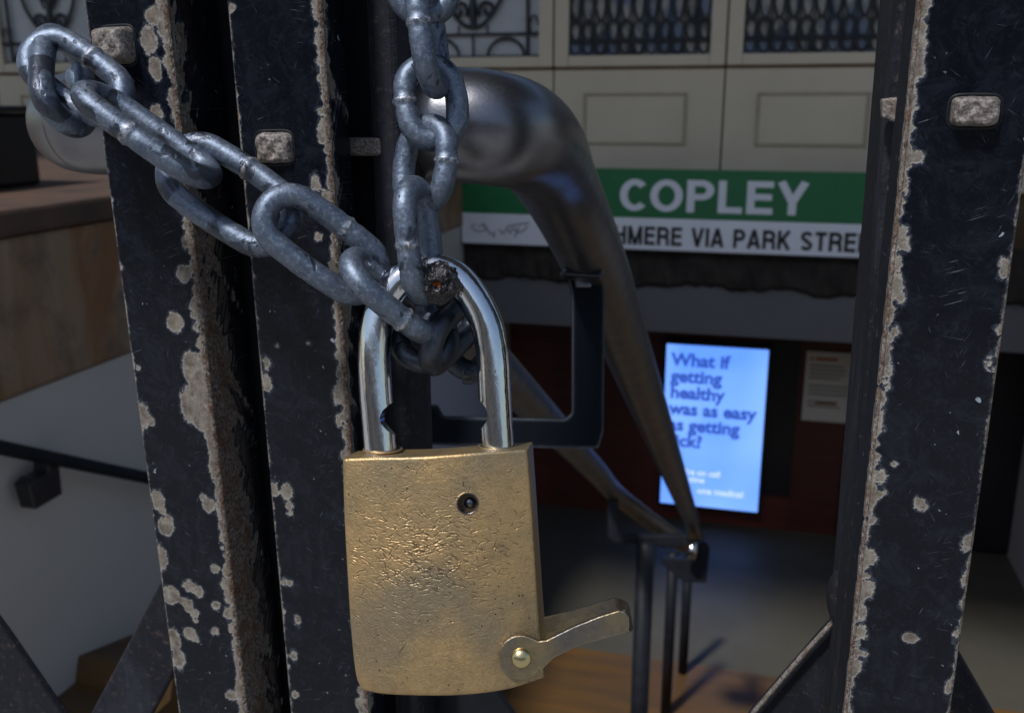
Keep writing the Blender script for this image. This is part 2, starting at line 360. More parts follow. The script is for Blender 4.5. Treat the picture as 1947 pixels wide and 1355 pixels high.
# crumbling stone course, ragged underside
nx = 160; x0, x1 = onY(880,500,YS).x, XR+2; V = []; Fc = []
for i in range(nx+1):
    x = x0+(x1-x0)*i/nx; low = ZLT + .005 - .022*abs(math.sin(x*3.1+.6)*math.sin(x*7.7))*(.6+.4*math.sin(x*1.3)) - rng.random()*.018 + .01*math.sin(x*17)
    for (y, z) in ((YS+.02, ZSB+.05), (YS+.0+rng.random()*.02, (ZSB*.6+low*.4)), (YS-.015+rng.random()*.03, low+.02), (YS+.024, low)): V.append((x, y, z))
for i in range(nx):
    for k in range(3): a = i*4+k; Fc.append((a, a+4, a+5, a+1))
tag(mk('crumbling_stone_course', V, Fc, M_ROCK), 'dark crumbling stone edge under the green station sign', 'stone')
# stained stone parapet on the left + its return beside the sign
t = thing('stone_parapet', 'stained brown stone block topping the left stairwell wall', 'parapet', (XL,YT,ZPB))
MB().box((-6,YT,ZPB+.003), (XL+.012,YS-.001,ZPT-.05)).build('parapet_block', M_STONE, t, bevel=.01)
MB().box((-6,YT-.01,ZPT-.048), (XL+.02,YF-.02,ZPT)).build('coping', M_COPING, t, bevel=.008)
MB().box((XL-.3,YS,onY(870,457,YS).z), (onY(881,400,YS).x,YS+.2,onY(870,340,YS).z)).build('end_block', M_STONE, t, bevel=.01)
t = thing('switch_box', 'small black box standing on the stone ledge at the left edge', 'box', onX(0,395,XL-.3))
q = onX(10,395,XL-.3); MB().box((XL-.6,q.y-.2,ZPT+.001), (XL-.3,q.y+.12,ZPT+.16)).build('case', M_BLACK, t, bevel=.01)
MB().box((XL-.62,q.y-.22,ZPT+.161), (XL-.28,q.y+.14,ZPT+.175)).build('lid', M_BLACK, t, bevel=.004)

# ---------------------------------------------------------------- cream panelled doors with iron grilles
Xm1, Xm2 = onY(1050,300,YF).x, onY(1370,300,YF).x; W = Xm2-Xm1
zz = lambda y: onY(1200,y,YF).z
ZB, ZR, ZPN = ZPT+.002 if False else zz(352), zz(128), zz(105)
ZTOP = ZPN+.95
lw = lambda px: onY(px, 60, YF).x
def leaf_parts(k, root, scroll):
    X0 = Xm1; x0, x1 = X0+.004, X0+W-.004; fr = W*.085
    mb = MB()
    mb.box((x0,YF,ZR+.004), (x0+fr,YF+.05,ZTOP)); mb.box((x1-fr,YF,ZR+.004), (x1,YF+.05,ZTOP)); mb.box((x0+fr+.0005,YF+.001,ZR+.004), (x1-fr-.0005,YF+.05,ZPN)); mb.box((x0+fr+.0005,YF+.001,ZTOP-.08), (x1-fr-.0005,YF+.05,ZTOP))
    mb.build('window_frame', M_CREAM, root, bevel=.004)
    mb = MB(); mb.box((x0,YF+.012,ZB), (x1,YF+.05,ZR-.006)); mb.build('lower_board', M_CREAM, root)
    a, b_ = onY(1108,225,YF).x, onY(1305,225,YF).x; zt, zb = zz(176), zz(276); mb = MB(); f = .014
    mb.box((a,YF+.004,zt-f),(b_,YF+.0115,zt)); mb.box((a,YF+.004,zb),(b_,YF+.0115,zb+f)); mb.box((a,YF+.004,zb+f+.0005),(a+f,YF+.0115,zt-f-.0005)); mb.box((b_-f,YF+.004,zb+f+.0005),(b_,YF+.0115,zt-f-.0005))
    mb.build('moulding', simple_mould, root, bevel=.003)
    MB().box((a+f+.001,YF+.0085,zb+f+.001),(b_-f-.001,YF+.0118,zt-f-.001)).build('centre_panel', M_CREAM, root)
    MB().box((x0,YF+.008,ZR-.009),(x1,YF+.05,ZR+.0035)).build('joint_strip', M_RUSTLINE, root)
    MB().box((x0+fr+.001,YF+.03,ZPN+.001),(x1-fr-.001,YF+.036,ZTOP-.081)).build('pane', M_PANE if scroll else M_PANE2, root)
    g = MB(); y = YF+.012; L = x0+fr; Rr = x1-fr; Wd = Rr-L; cx = (L+Rr)/2; h0 = ZPN
    def T(pts, r): g.tube([Vector((p[0], y, p[1])) for p in pts], r, 6)
    if scroll:
        sx = Wd/200.; u = lambda px, py: (cx+(px-100)*sx, h0+(105-py)*sx)
        for r in (-1,1):
            c = [(100+r*a_, b__) for a_, b__ in ((2,64),(18,57),(37,34),(50,5),(50,-40),(38,-80),(14,-110))]
            T([u(*p) for p in [(q.x,q.y) for q in catmull([Vector((a_,b__,0)) for a_,b__ in c], 6)]], .009)
            sp = [(100+r*(22+14*(1-t_/16)*math.cos(t_*.55+2.6)+0), 40+15*(1-t_/16)*math.sin(t_*.55+2.6)) for t_ in range(15)]
            T([u(*p) for p in sp], .009)
            T([u(100+r*8,20),u(100+r*16,2),u(100+r*26,-12),u(100+r*22,-30)], .006)
            T([u(100+r*22,60),u(100+r*22,73)], .005)
            T([u(100+r*83,105),u(100+r*83,-200)], .009)
            arc = [(100+r*(50+28*math.cos(a_)), 105-26*math.sin(a_)) for a_ in [i*math.pi/10 for i in range(11)]]; T([u(*p) for p in arc], .007)
            sm = [(100+r*(92+6*math.cos(a_)), 62-14*math.sin(a_)) for a_ in [i*math.pi/6 for i in range(12)]]; T([u(*p) for p in sm], .004)
        T([u(100,66),u(100,-5)], .015); T([u(100,52),u(100,30)], .018); T([u(100,105),u(100,73)], .006)
        T([u(100+12*math.cos(a_), -5-16*math.sin(a_)) for a_ in [i*math.pi/8 for i in range(17)]], .010)
        T([u(0,73),u(200,73)], .006); T([u(0,104),u(200,104)], .005)
    else:
        N = 11
        for i in range(N):
            cxx = L+Wd*(i+.5)/N; T([(cxx-Wd/N/2,h0),(cxx-Wd/N/2,ZTOP-.1)], .0035)
            for row, (zc, hh) in enumerate(((.035,.03),(.10,.045),(.20,.06),(.33,.07),(.48,.07))):
                q = [(cxx+Wd/N*.42*math.sin(a_)*(1 if math.cos(a_)<0 else .8), h0+zc-hh*math.cos(a_)) for a_ in [j*math.pi/6 for j in range(13)]]; T(q, .0042 + .0015*((i+row)%3))
            T([(cxx-Wd/N/2,h0+.065),(cxx+Wd/N/2,h0+.065)], .004)
    g.build('grille', M_IRON, root)
simple_mould = simple('cream_moulding', (.42,.35,.25), .6, var=.2)
def copy_tree(o, parent=None):
    c = o.copy(); COL.objects.link(c); c.parent = parent
    for ch in [x for x in bpy.data.objects if x.parent is o]: copy_tree(ch, c)
    return c
labs = {0:'cream panelled door above the first letters of the green station sign, between two brown joints', 1:'cream panelled door above the right end of the green station sign, beside the right gate post',
        2:'cream panelled door hidden mostly behind the chipped right gate post', -1:'cream panelled door whose window shows a lyre scroll, right behind the hanging chain', -2:'cream panelled door behind the paired left gate posts',
        -3:'cream panelled door seen in the gap behind the left gate posts', -4:'cream panelled door with dark scrollwork just left of the leftmost gate post', -5:'cream panelled door at the far left edge behind the stone ledge'}
protoS = protoD = None
for k in (-1,-2,-3,-4,-5,0,1,2):
    sc = k < 0
    if (protoS if sc else protoD) is None:
        r0 = thing('panelled_door', labs[k], 'door', (Xm1, YF, ZB), 'cream panelled doors behind the sign'); leaf_parts(k, r0, sc)
        if sc: protoS = r0
        else: protoD = r0
        c = r0; c_new = True
    else:
        c = copy_tree(protoS if sc else protoD)
    c.location = (Xm1+k*W, YF, ZB); c['label'] = labs[k]
struct(MB().box((-7,YF+.052,ZB-.4), (4,YF+.3,3.0)).build('wall_facade', M_RUSTLINE))
# fixed cream frames stand proud between leaves
# added slab, out of view, keeping sun and sky off the stairwell and doors
struct(MB().box((-7,.62,4.7), (4,YF+.3,4.85)).build('shade_slab', M_GREY))

# ---------------------------------------------------------------- station sign
def yS(px, py): return onY(px, py, YS)
zt, zm, zb = yS(1300,322).z, yS(1300,415).z, yS(1300,475).z; xa, xb = yS(882,420).x, yS(1900,420).x
t = thing('station_sign', 'green and white station sign reading COPLEY under the cream doors', 'sign', (xa,YS,zb))
MB().box((xa,YS-.03,zm), (xb,YS,zt)).build('green_band', M_GREEN, t)
MB().box((xa,YS-.03,zb), (xb,YS,zm-.0005)).build('white_band', M_WHITE, t)
MB().box((xa-.004,YS-.028,zb-.008), (xb,YS-.0,zb-.0005)).build('lower_trim', M_BLACK, t)
def stroke_text(name, chars, x0, z0, h, gap, mt, y, parent, th=.165):
    """Heavy grotesque capitals, built as ribbons"""
    mb = MB(); x = x0; kk = [0]
    def rib(pts, closed=False, w=None):
        kk[0] = (kk[0]+1)%7; w = (w or th)*h/2; n = len(pts); L_ = []; Rr = []
        for i in range(n):
            a = pts[i-1] if (i > 0 or closed) else pts[i]; b = pts[(i+1)%n] if (i < n-1 or closed) else pts[i]
            dx, dz = b[0]-a[0], b[1]-a[1]; l = math.hypot(dx,dz) or 1; nx_, nz_ = -dz/l, dx/l
            L_.append((pts[i][0]+nx_*w, pts[i][1]+nz_*w)); Rr.append((pts[i][0]-nx_*w, pts[i][1]-nz_*w))
        for i in range(n if closed else n-1):
            j = (i+1)%n; q = [L_[i], L_[j], Rr[j], Rr[i]]
            mb.prism([(c[0], y-kk[0]*.00013, c[1]) for c in q], (0,-.002,0))
    e = th*h/2
    def arc(cx, cz, rx, rz, a0, a1, n=20): return [(cx+rx*math.cos(a0+(a1-a0)*i/n), cz+rz*math.sin(a0+(a1-a0)*i/n)) for i in range(n+1)]
    def ell(cx, cz, rx, rz): return arc(cx, cz, rx, rz, 0, 2*math.pi, 28)[:-1]
    pi = math.pi
    for ch in chars:
        wd = dict(C=.74,O=.80,P=.66,L=.58,E=.62,Y=.70,H=.70,M=.84,R=.70,V=.68,I=.17,A=.72,K=.70,S=.66,T=.62).get(ch, .3)*h; a, b = x+e, x+wd-e; lo, hi = z0+e, z0+h-e; mid = z0+h*.52
        cx, cz = x+wd/2, z0+h/2
        if ch == 'C': rib(arc(cx, cz, wd/2-e, h/2-e, .75, 2*pi-.75))
        elif ch == 'O': rib(ell(cx, cz, wd/2-e, h/2-e), True)
        elif ch == 'I': rib([(a,z0),(a,z0+h)])
        elif ch in 'PR':
            rib([(a,z0),(a,z0+h)]); rr = (hi-mid)/2+.02*h; c2 = (hi+mid-.04*h)/2
            rib([(a,hi),(b-rr,hi)]+arc(b-rr, c2, rr, (hi-c2), pi/2, -pi/2, 12)+[(a,2*c2-hi)])
            if ch == 'R': rib([(b-rr*1.4,2*c2-hi),(b-.01*h,mid-.12*h),(b+.02*h,z0)])
        elif ch == 'L': rib([(a,z0),(a,z0+h)]); rib([(a,lo),(x+wd,lo)])
        elif ch == 'E': rib([(a,z0),(a,z0+h)]); [rib([(a,q),(x+wd-(.03*h if q==mid else 0),q)]) for q in (lo,mid,hi)]
        elif ch == 'T': rib([(cx,z0),(cx,hi)]); rib([(x,hi),(x+wd,hi)])
        elif ch == 'H': rib([(a,z0),(a,z0+h)]); rib([(b,z0),(b,z0+h)]); rib([(a,mid),(b,mid)])
        elif ch == 'M': rib([(a,z0),(a,z0+h)]); rib([(b,z0),(b,z0+h)]); rib([(a,z0+h),(cx,z0)]); rib([(cx,z0),(b,z0+h)])
        elif ch == 'Y': rib([(cx,z0),(cx,mid-.08*h)]); rib([(cx,mid-.14*h),(a-.02*h,z0+h)]); rib([(cx,mid-.14*h),(b+.02*h,z0+h)])
        elif ch == 'V': rib([(x+.07*h,z0+h),(cx,z0)]); rib([(x+wd-.07*h,z0+h),(cx,z0)])
        elif ch == 'A': rib([(x+.07*h,z0),(cx,z0+h)]); rib([(x+wd-.07*h,z0),(cx,z0+h)]); rib([(x+.2*h,z0+.27*h),(x+wd-.2*h,z0+.27*h)])
        elif ch == 'K': rib([(a,z0),(a,z0+h)]); rib([(a,z0+.33*h),(b+.01*h,z0+h)]); rib([(a+.2*h,z0+.52*h),(b+.03*h,z0)])
        elif ch == 'S':
            s_ = arc(cx, z0+h*.725, wd/2-e, h*.275-e, .35, 1.5*pi, 14); s2 = arc(cx, z0+h*.27, wd/2-e, h*.27-e, pi/2, -pi+.35, 14); rib(s_+s2)
        x += wd+gap-(.08*h if ch == 'C' else 0)
    return mb.build(name, mt, parent), x
z1, z2 = yS(1300,402).z, yS(1300,341).z; hC = z2-z1
oc, xe = stroke_text('station_name', 'COPLEY', yS(1181,370).x, z1, hC, hC*.10, M_LETW, YS-.0305, t, .19)
xq = yS(1181,370).x; kx = (yS(1536,370).x-xq)/(xe-hC*.10-xq)
for v in oc.data.vertices: v.co.x = (v.co.x+xa-xq)*kx+xq-xa
z1, z2 = yS(1300,466).z, yS(1300,431).z; hL = z2-z1
o, xe = stroke_text('destination_line', 'LECHMERE VIA PARK STREET', 0, z1, hL, hL*.13, M_LETB, YS-.0305, t, .19)
# align so that the H after LEC starts at its place
adv = (.58+.62+.74-.08)*hL+3*hL*.13; tgt0 = yS(1170,450).x; xr_tgt = yS(1632,450).x
n_w = dict(H=.70,M=.84,E=.62,R=.70,V=.68,I=.17,A=.72,P=.66,K=.70,S=.66,T=.62); n_w[' '] = .3
span = sum(n_w[c]*hL+hL*.13 for c in 'HMERE VIA PARK STRE'); sxl = (xr_tgt-tgt0)/span
for v in o.data.vertices: X = v.co.x+xa; v.co.x = (X-adv)*sxl+tgt0-xa
mb = MB()
for pts in ([(900,425),(893,432),(905,440),(920,436),(915,428),(905,430)],[(915,424),(925,440),(932,446)],[(936,440),(934,452)],[(945,436),(953,444),(960,434),(966,444),(972,433),(978,443),(974,450)],[(983,432),(979,440),(988,441),(999,430)],[(960,431),(980,427),(1002,424)]):
    mb.tube(catmull([onY(px+4,py,YS-.031) for px,py in pts],4), .0028, 5)
mb.build('marker_scribble', M_INK, t)

# ---------------------------------------------------------------- back wall: lit screen, notice
t = thing('advert_screen', 'upright lit blue advertising screen on the dark red wall', 'screen', onY(1360,960,YR))
a, b_ = onY(1262,950,YR), onY(1456,655,YR); xs0, xs1 = onY(1264,800,YR).x, onY(1452,800,YR).x; zs0, zs1 = onY(1350,955,YR).z, onY(1366,654,YR).z
MB().box((xs0-.015,YR-.06,zs0-.02), (xs1+.015,YR-.001,zs1+.02)).build('casing', M_BLACK, t, bevel=.004)
MB().box((xs0,YR-.064,zs0), (xs1,YR-.0605,zs1)).build('display', M_SCREEN, t)
hx = (zs1-zs0)
for i, s_ in enumerate(('What if','getting','healthy','was as easy','as getting','sick?')):
    text_mesh('advert_text', s_, hx*.108, M_SCTXT, t, (xs0+.028, YR-.066, zs1-hx*(.125+.1*i)), (1,0,0), (0,0,1), .001, .0034)
for i, s_ in enumerate(("we're on call",'any time')):
    text_mesh('small_text', s_, hx*.052, M_SCTXT2, t, (xs0+.07, YR-.066, zs1-hx*(.80+.046*i)), (1,0,0), (0,0,1), .001, .001)
text_mesh('sponsor_text', 'one medical', hx*.056, M_SCTXT2, t, (xs0+.19, YR-.066, zs1-hx*.915), (1,0,0), (0,0,1), .001, .001)
t = thing('wall_notice', 'cream paper notice with orange heading right of the lit screen', 'notice', onY(1570,800,YR))
na, nb, nz1, nz0 = onY(1529,730,YR).x, onY(1625,730,YR).x, onY(1570,668,YR).z, onY(1570,800,YR).z
MB().box((na,YR-.012,nz0), (nb,YR-.001,nz1)).build('sheet', M_PAPER, t)
mb = MB(); mb.box((na+.02,YR-.014,nz1-.045),(na+.035,YR-.0125,nz1-.03)); mb.box((na+.045,YR-.014,nz1-.045),(nb-.09,YR-.0125,nz1-.028)); mb.box((na+.06,YR-.014,nz0+.09),(nb-.08,YR-.0125,nz0+.105)); mb.build('heading', M_ORANGE, t)
mb = MB()
for i in range(11):
    if i in (4,8): continue
    mb.box((na+.02,YR-.014,nz1-.075-i*.021),(nb-.03-.05*rng.random(),YR-.0125,nz1-.067-i*.021))
mb.build('print', M_PGREY, t)
mb = MB().box((onY(1462,700,YR).x,YR-.02,ZFLOOR+.2), (onY(1520,700,YR).x,YR-.001,ZLB+.2)); tag(mb.build('wall_panel', M_BLACK), 'tall black panel between the lit screen and the paper notice', 'panel')

tag(MB().box((onY(1618,700,YR).x,YR-.02,ZFLOOR+.01), (XR-.001,YR-.0015,ZLB+.2)).build('wall_panel', M_BLACK), 'wide black panel right of the paper notice behind the right gate post', 'panel')

# ---------------------------------------------------------------- left wall handrail
t = thing('wall_handrail', 'thin dark handrail sloping along the grey left stairwell wall', 'handrail', onX(0,850,XL+.06))
a, b_ = onX(-60,838,XL+.06), onX(290,910,XL+.06); d = (b_-a)
MB().tube([a-d*.2, a, b_, b_+d*2.2], .013, 12).build('rail', M_DARK, t, smooth=True)
pl = [(25,918),(38,905),(48,902),(62,893),(62,868),(82,866),(90,935),(38,965)]
MB().prism([onX(px,py,XL+.02) for px,py in pl], (.035,0,0)).build('bracket', M_BLACK, t, bevel=.003)

# ---------------------------------------------------------------- stair handrails (stainless) behind the gate
t = thing('stair_handrail', 'thick brushed steel handrail bending down the stairs behind the padlock', 'handrail', (0,.5,0))
VPX, VPY = 1375, 1150
def leg(z): k = .75/z; return (VPX-(VPX-1133)*k, VPY-(VPY-505)*k, z)
RT = .0252
cl = onY(160,246,.41); Zl = P(850,238,.425).z; Yl = .415
def lat(px): q = onY(px,240,Yl); return Vector((q.x, Yl, Zl))
pts = []
xl = lat(78).x
rb = .045
post = Vector((xl, Yl+.13, 0))
pts = [post+Vector((0,0,.02)), post+Vector((0,0,.6)), Vector((xl, Yl+.13, Zl-rb-.01))]
for a in (22,45,68): pts.append(Vector((xl, Yl+.13-rb+rb*math.cos(R_(a)), Zl-rb+rb*math.sin(R_(a)))))
pts.append(Vector((xl, Yl+rb, Zl)))
for a in (22,45,68): pts.append(Vector((xl+rb-rb*math.cos(R_(a)), Yl+rb-rb*math.sin(R_(a)), Zl)))
pts += [Vector((xl+rb,Yl,Zl)), lat(500), lat(700), lat(850)]
pts += [P(940,246,.426), P(992,260,.452), P(1028,290,.505), P(1056,340,.58), P(1086,400,.645)] + [P(*leg(z)) for z in (.75,.9,1.2,1.7,2.3,2.95)]
pts += [P(1322,1018,3.1), P(1330,1048,3.12)]
MB().tube(catmull(pts, 8), RT, 40).build('rail', M_STEEL, t, smooth=True)
# flat-bar bracket
zb_ = .722
def poly(name, pl, z, depth, mt, parent, **k): return MB().prism([P(px,py,z) for px,py in pl], F*depth).build(name, mt, parent, **k)
poly('bracket', [(1076,512),(1144,516),(1150,560),(1148,820),(1138,852),(1090,853),(640,842),(640,768),(830,770),(842,792),(1075,797),(1088,785),(1088,560)], zb_, .012, M_EDGE, t, bevel=.0016)
poly('bracket_foot', [(1070,509),(1148,513),(1146,527),(1074,523)], zb_-.028, .05, M_EDGE, t, bevel=.002)
poly('bracket_bolt', [(1093,531),(1124,532),(1124,546),(1095,546)], zb_-.006, .006, M_STEEL, t, bevel=.001)
for (px, y0, z, r_) in ((1280,1050,3.3,.019),(1309,1062,3.6,.018)):
    a = P(px, y0, z); MB().tube([a, Vector((a.x,a.y,ZFLOOR+.001))], r_, 12).build('post', M_DARK, t, smooth=True)
poly('lower_bracket', [(1255,1022),(1345,1030),(1350,1042),(1343,1108),(1300,1106),(1262,1075),(1262,1060),(1325,1064),(1328,1046),(1255,1040)], 3.0, .03, M_DARK, t, bevel=.003)
MB().tube([P(1318,1030,2.95), P(1312,1062,2.95)], .017, 12).build('elbow', M_CHROME, t, smooth=True)
t2 = thing('lower_handrail', 'thinner steel handrail sloping behind the open shackle and brass body', 'handrail', P(900,650,1.0))
def leg2(z): k = 1.66/z; return P(1375-265*k, 1150-278*k, z)
pts = [P(560,470,.60), P(660,455,.63), leg2(.72), leg2(.85), leg2(1.1), leg2(1.4), leg2(1.8), leg2(2.3), P(1300,1035,2.6)]
MB().tube(catmull(pts, 8), .0225, 28).build('rail', M_RAIL, t2, smooth=True)
poly('bracket', [(1157,950),(1176,945),(1178,1008),(1190,1018),(1300,1018),(1300,1040),(1165,1032),(1157,1022)], 2.15, .03, M_DARK, t2, bevel=.003)
a = P(1228,1030,2.1); MB().tube([a, Vector((a.x,a.y,ZFLOOR+.001))], .0205, 14).build('post', M_DARK, t2, smooth=True)

# ================================================================ THE GATE
def vnoise(x, scale, seed):                 # 1-D value noise
    r = np.random.default_rng(seed).random(4096); x = np.asarray(x)*scale+1000; i = np.floor(x).astype(int); f = x-i; f = f*f*(3-2*f)
    return (r[i%4096]*(1-f)+r[(i+1)%4096]*f)*2-1
def circ_sdf(Sx, Tz, circles, d):
    for (cs, ct, r, e) in circles:
        m_ = np.abs(Tz-ct) < r*2+3
        if m_.any():
            q = np.sqrt(((Sx[m_]-cs))**2+((Tz[m_]-ct)*e)**2)-r; d[m_] = np.minimum(d[m_], q)
    return d
class Bar:
    def __init__(s, Y, l0, l1, r0, r1):
        s.Y = Y; A0, A1, B0, B1 = onY(l0,0,Y), onY(l1,1355,Y), onY(r0,0,Y), onY(r1,1355,Y)
        top, bot = (A0+B0)/2, (A1+B1)/2; s.a = (top-bot).normalized(); s.c = Vector((s.a.z,0,-s.a.x)); s.w = ((B0-A0).dot(s.c)+(B1-A1).dot(s.c))/2
        s.o = bot - s.c*(s.w/2)
    def st(s, px, py): q = onY(px,py,s.Y)-s.o; return q.dot(s.c)*1000, q.dot(s.a)*1000      # mm
    def pt(s, sv, tv, dy): return s.o + s.c*sv + s.a*tv + Vector((0,dy,0))
def build_bar(name, B, depth, root, wl, wr, circles, seed, rustfn=None, dens=(1,1), rc=.0018, mt=M_PAINT):
    """Rectangular tube; s runs left side -> face -> right side, chips worn along the two front corners."""
    Wm = B.w*1000; Dm = depth*1000; r = rc*1000
    prof = [(-Dm, 0, Dm)]
    # profile nodes: (arc s, local x, local y)
    L_ = np.linspace(-Dm, -r, max(3, int(Dm/1.2))); pr = [(q, 0, -q) for q in L_]
    for a in (22.5,45,67.5): pr.append((-r+r*2*a/90., r-r*math.cos(R_(a)), r-r*math.sin(R_(a))))
    for q in np.linspace(r, Wm-r, int(Wm/.8)): pr.append((q, q, 0))
    for a in (22.5,45,67.5): pr.append((Wm-r+r*2*a/90., Wm-r+r*math.sin(R_(a)), r-r*math.cos(R_(a))))
    for q in np.linspace(r, Dm, max(3, int(Dm/1.0))): pr.append((Wm+q, Wm, q))
    pr = np.array(pr); np_ = len(pr)
    tb = -(B.o.z-.02)*1000/B.a.z; tt = (2.3-B.o.z)*1000/B.a.z
    tv = np.concatenate([np.arange(tb, -30, 4.), np.arange(-30, 420, .8), np.arange(420, tt, 4.)]); nt_ = len(tv)
    Sx = np.repeat(pr[None,:,0], nt_, 0); Tz = np.repeat(tv[:,None], np_, 1)
    n = lambda sc, k: vnoise(Tz, sc, seed+k)
    rg = np.random.default_rng(seed+50)
    d = np.minimum(np.abs(Sx)-(wl+wl*.45*n(.12,1)+wl*.3*n(.5,2)), np.abs(Sx-Wm)-(wr+wr*.4*n(.1,3)+wr*.3*n(.45,4)))
    cs = list(circles)
    for side, wdt, de in ((0, wl, dens[0]), (Wm, wr, dens[1])):
        t_ = tb
        while t_ < tt:
            t_ += rg.exponential(6.5/de)+1; rad = wdt*(.35+.75*rg.random()**1.6); sg = 1 if side == 0 else -1
            cs.append((side+sg*wdt*(.45+.7*rg.random()), t_, rad, .6+.5*rg.random()))
    d = circ_sdf(Sx, Tz, cs, d)
    ridge = np.maximum(np.exp(-((Sx-Wm)/(wr*.55))**2), .8*np.exp(-(Sx/(wl*.5))**2))
    rust = rustfn(Sx, Tz, Wm) if rustfn else np.zeros_like(Sx)
    if rustfn: d = np.where(rust > .05, np.minimum(d, -(rust-.3)*3), d)
    # worn corner is lumpy
    lump = ridge*(.35*vnoise(Tz+Sx*.7, .5, seed+8)+.25*vnoise(Tz-Sx, 1.1, seed+9))
    X = pr[None,:,1]-lump*.0; Yd = pr[None,:,2]+np.abs(lump)*.8 + np.zeros_like(Tz)
    O = np.array(B.o); c = np.array(B.c); a = np.array(B.a)
    V = O + (X[...,None]*c + Tz[...,None]*a)/1000.; V[...,1] += Yd/1000.
    idx = np.arange(nt_*np_).reshape(nt_, np_)
    Fq = np.stack([idx[:-1,:-1], idx[:-1,1:], idx[1:,1:], idx[1:,:-1]], -1).reshape(-1,4)
    V = V.reshape(-1,3); back = [int(idx[0,0]), int(idx[0,-1]), int(idx[-1,-1]), int(idx[-1,0])]
    Fl = [tuple(q) for q in Fq.tolist()] + [tuple(back[::-1])]
    Fl.append(tuple(idx[-1,:].tolist())); Fl.append(tuple(idx[0,::-1].tolist()))
    o = mk(name, V.tolist(), Fl, mt, root, smooth=False, attrs=dict(chip=d, ridge=ridge, rust=rust)); 
    return o
def pxcirc(B, lst):
    out = []
    for q in lst:
        px, py, r = q[:3]; e = q[3] if len(q) > 3 else 1
        s0, t0 = B.st(px, py); s1, _ = B.st(px+r, py); out.append((s0, t0, abs(s1-s0), e))
    return out
def bolt(px, py, wpx, hpx, B, root, proud=.004, rot=0):
    s0, t0 = B.st(px, py); sc = (B.st(px+50,py)[0]-s0)/50/1000.; hw, hh = wpx*sc/2, hpx*sc/2
    bm = bmesh.new(); n = 22; g = {}
    for i in range(n+1):
        for j in range(n+1):
            u, v = i/n*2-1, j/n*2-1
            rr = (abs(u)**6+abs(v)**6)**(1/6) or 1e-6; m_ = max(abs(u), abs(v)); f = m_/rr if rr > 0 else 1
            x, y = u*f*hw, v*f*hh; edge = m_**11
            z = proud*(1-edge) + .0005*math.sin(u*7+px)*math.cos(v*5+py)+random.uniform(-.00016,.00016)
            q = B.o + B.c*(s0/1000+x*math.cos(rot)-y*math.sin(rot)) + B.a*(t0/1000+x*math.sin(rot)+y*math.cos(rot)) + Vector((0,-z+.0008,0)); g[i,j] = q
    V = [g[i,j] for i in range(n+1) for j in range(n+1)]; Fq = [(i*(n+1)+j, (i+1)*(n+1)+j, (i+1)*(n+1)+j+1, i*(n+1)+j+1) for i in range(n) for j in range(n)]
    h = mk('bolt_head', V, Fq, M_BOLT, root, smooth=True)
    # paint lip around the bolt
    ring = []
    for i in range(40):
        a = 2*math.pi*i/40; ca, sa = math.cos(a), math.sin(a); f = (abs(ca)**5+abs(sa)**5)**(-1/5)
        x, y = ca*f*(hw+.0004), sa*f*(hh+.0004); ring.append(B.o + B.c*(s0/1000+x*math.cos(rot)-y*math.sin(rot)) + B.a*(t0/1000+x*math.sin(rot)+y*math.cos(rot)) + Vector((0,.0001,0)))
    MB().tube(ring, .0006, 8, closed=True).build('paint_lip', M_DARK, h, smooth=True)
    return h

# leaf 1 (leftmost post)
YG = .345
B1 = Bar(YG, 150, 343, 322, 463)
g1 = thing('gate_post', 'leftmost chipped black gate post with a rusty right edge', 'gate post', (B1.o.x,YG,0), 'chipped black gate posts')
def rust1(Sx, Tz, Wm):
    low = np.clip((330-Tz)/160, 0, 1); edge = np.exp(-((Sx-Wm-5)/ (6+9*low))**2)
    v = edge*(.35+.75*low) + .35*vnoise(Tz*.9+Sx*1.3, .16, 77)+.25*vnoise(Tz-Sx*2, .33, 78)
    return np.clip(v*2-.55, 0, 1)*(Sx > Wm-.5)
c1 = pxcirc(B1, [(333,612,17,.9),(282,75,17,.7),(292,30,17),(295,130,14,.7),(298,215,14),(303,240,12),(365,700,20,.6),(362,770,20,.6),(385,800,20),(350,520,16),(378,740,20,.5),(272,790,13,.5),(285,800,10),(300,950,14,.7),(315,1000,16,.9),(320,985,10),(308,970,9),(398,960,14),(385,945,8),(306,1060,13,.5),(325,1130,18),(345,1140,8),(362,1115,13),(378,1125,11),(352,1110,8),(358,1150,11,.8),(370,1165,10),(372,1180,6),(362,1205,14),(370,1212,8),(330,1215,14,.6),(340,1250,13,.6),(440,1320,12),(410,1080,9),(412,1150,9),(262,700,5),(408,1200,8),(412,890,16,.6)])
build_bar('post_tube', B1, .034, g1, .0012*1000, 3.2, c1, 3, rust1, (.5,1.2))
bolt(225,87,66,60,B1,g1,.009)
# diagonal braces behind the post
def strap(name, pl, Y, th, mt, root, lab=None): return MB().prism([onY(px,py,Y) for px,py in pl], (0,th,0)).build(name, mt, root, bevel=.0012, label=lab)
strap('diagonal_brace', [(318,1080),(360,1150),(350,1240),(283,1368),(240,1445),(118,1445),(172,1355),(240,1228)], YG+.04, .005, M_WORN, g1)
strap('diagonal_brace', [(-60,1110),(8,1200),(118,1360),(170,1440),(-100,1440)], YG+.04, .005, M_WORN, g1)
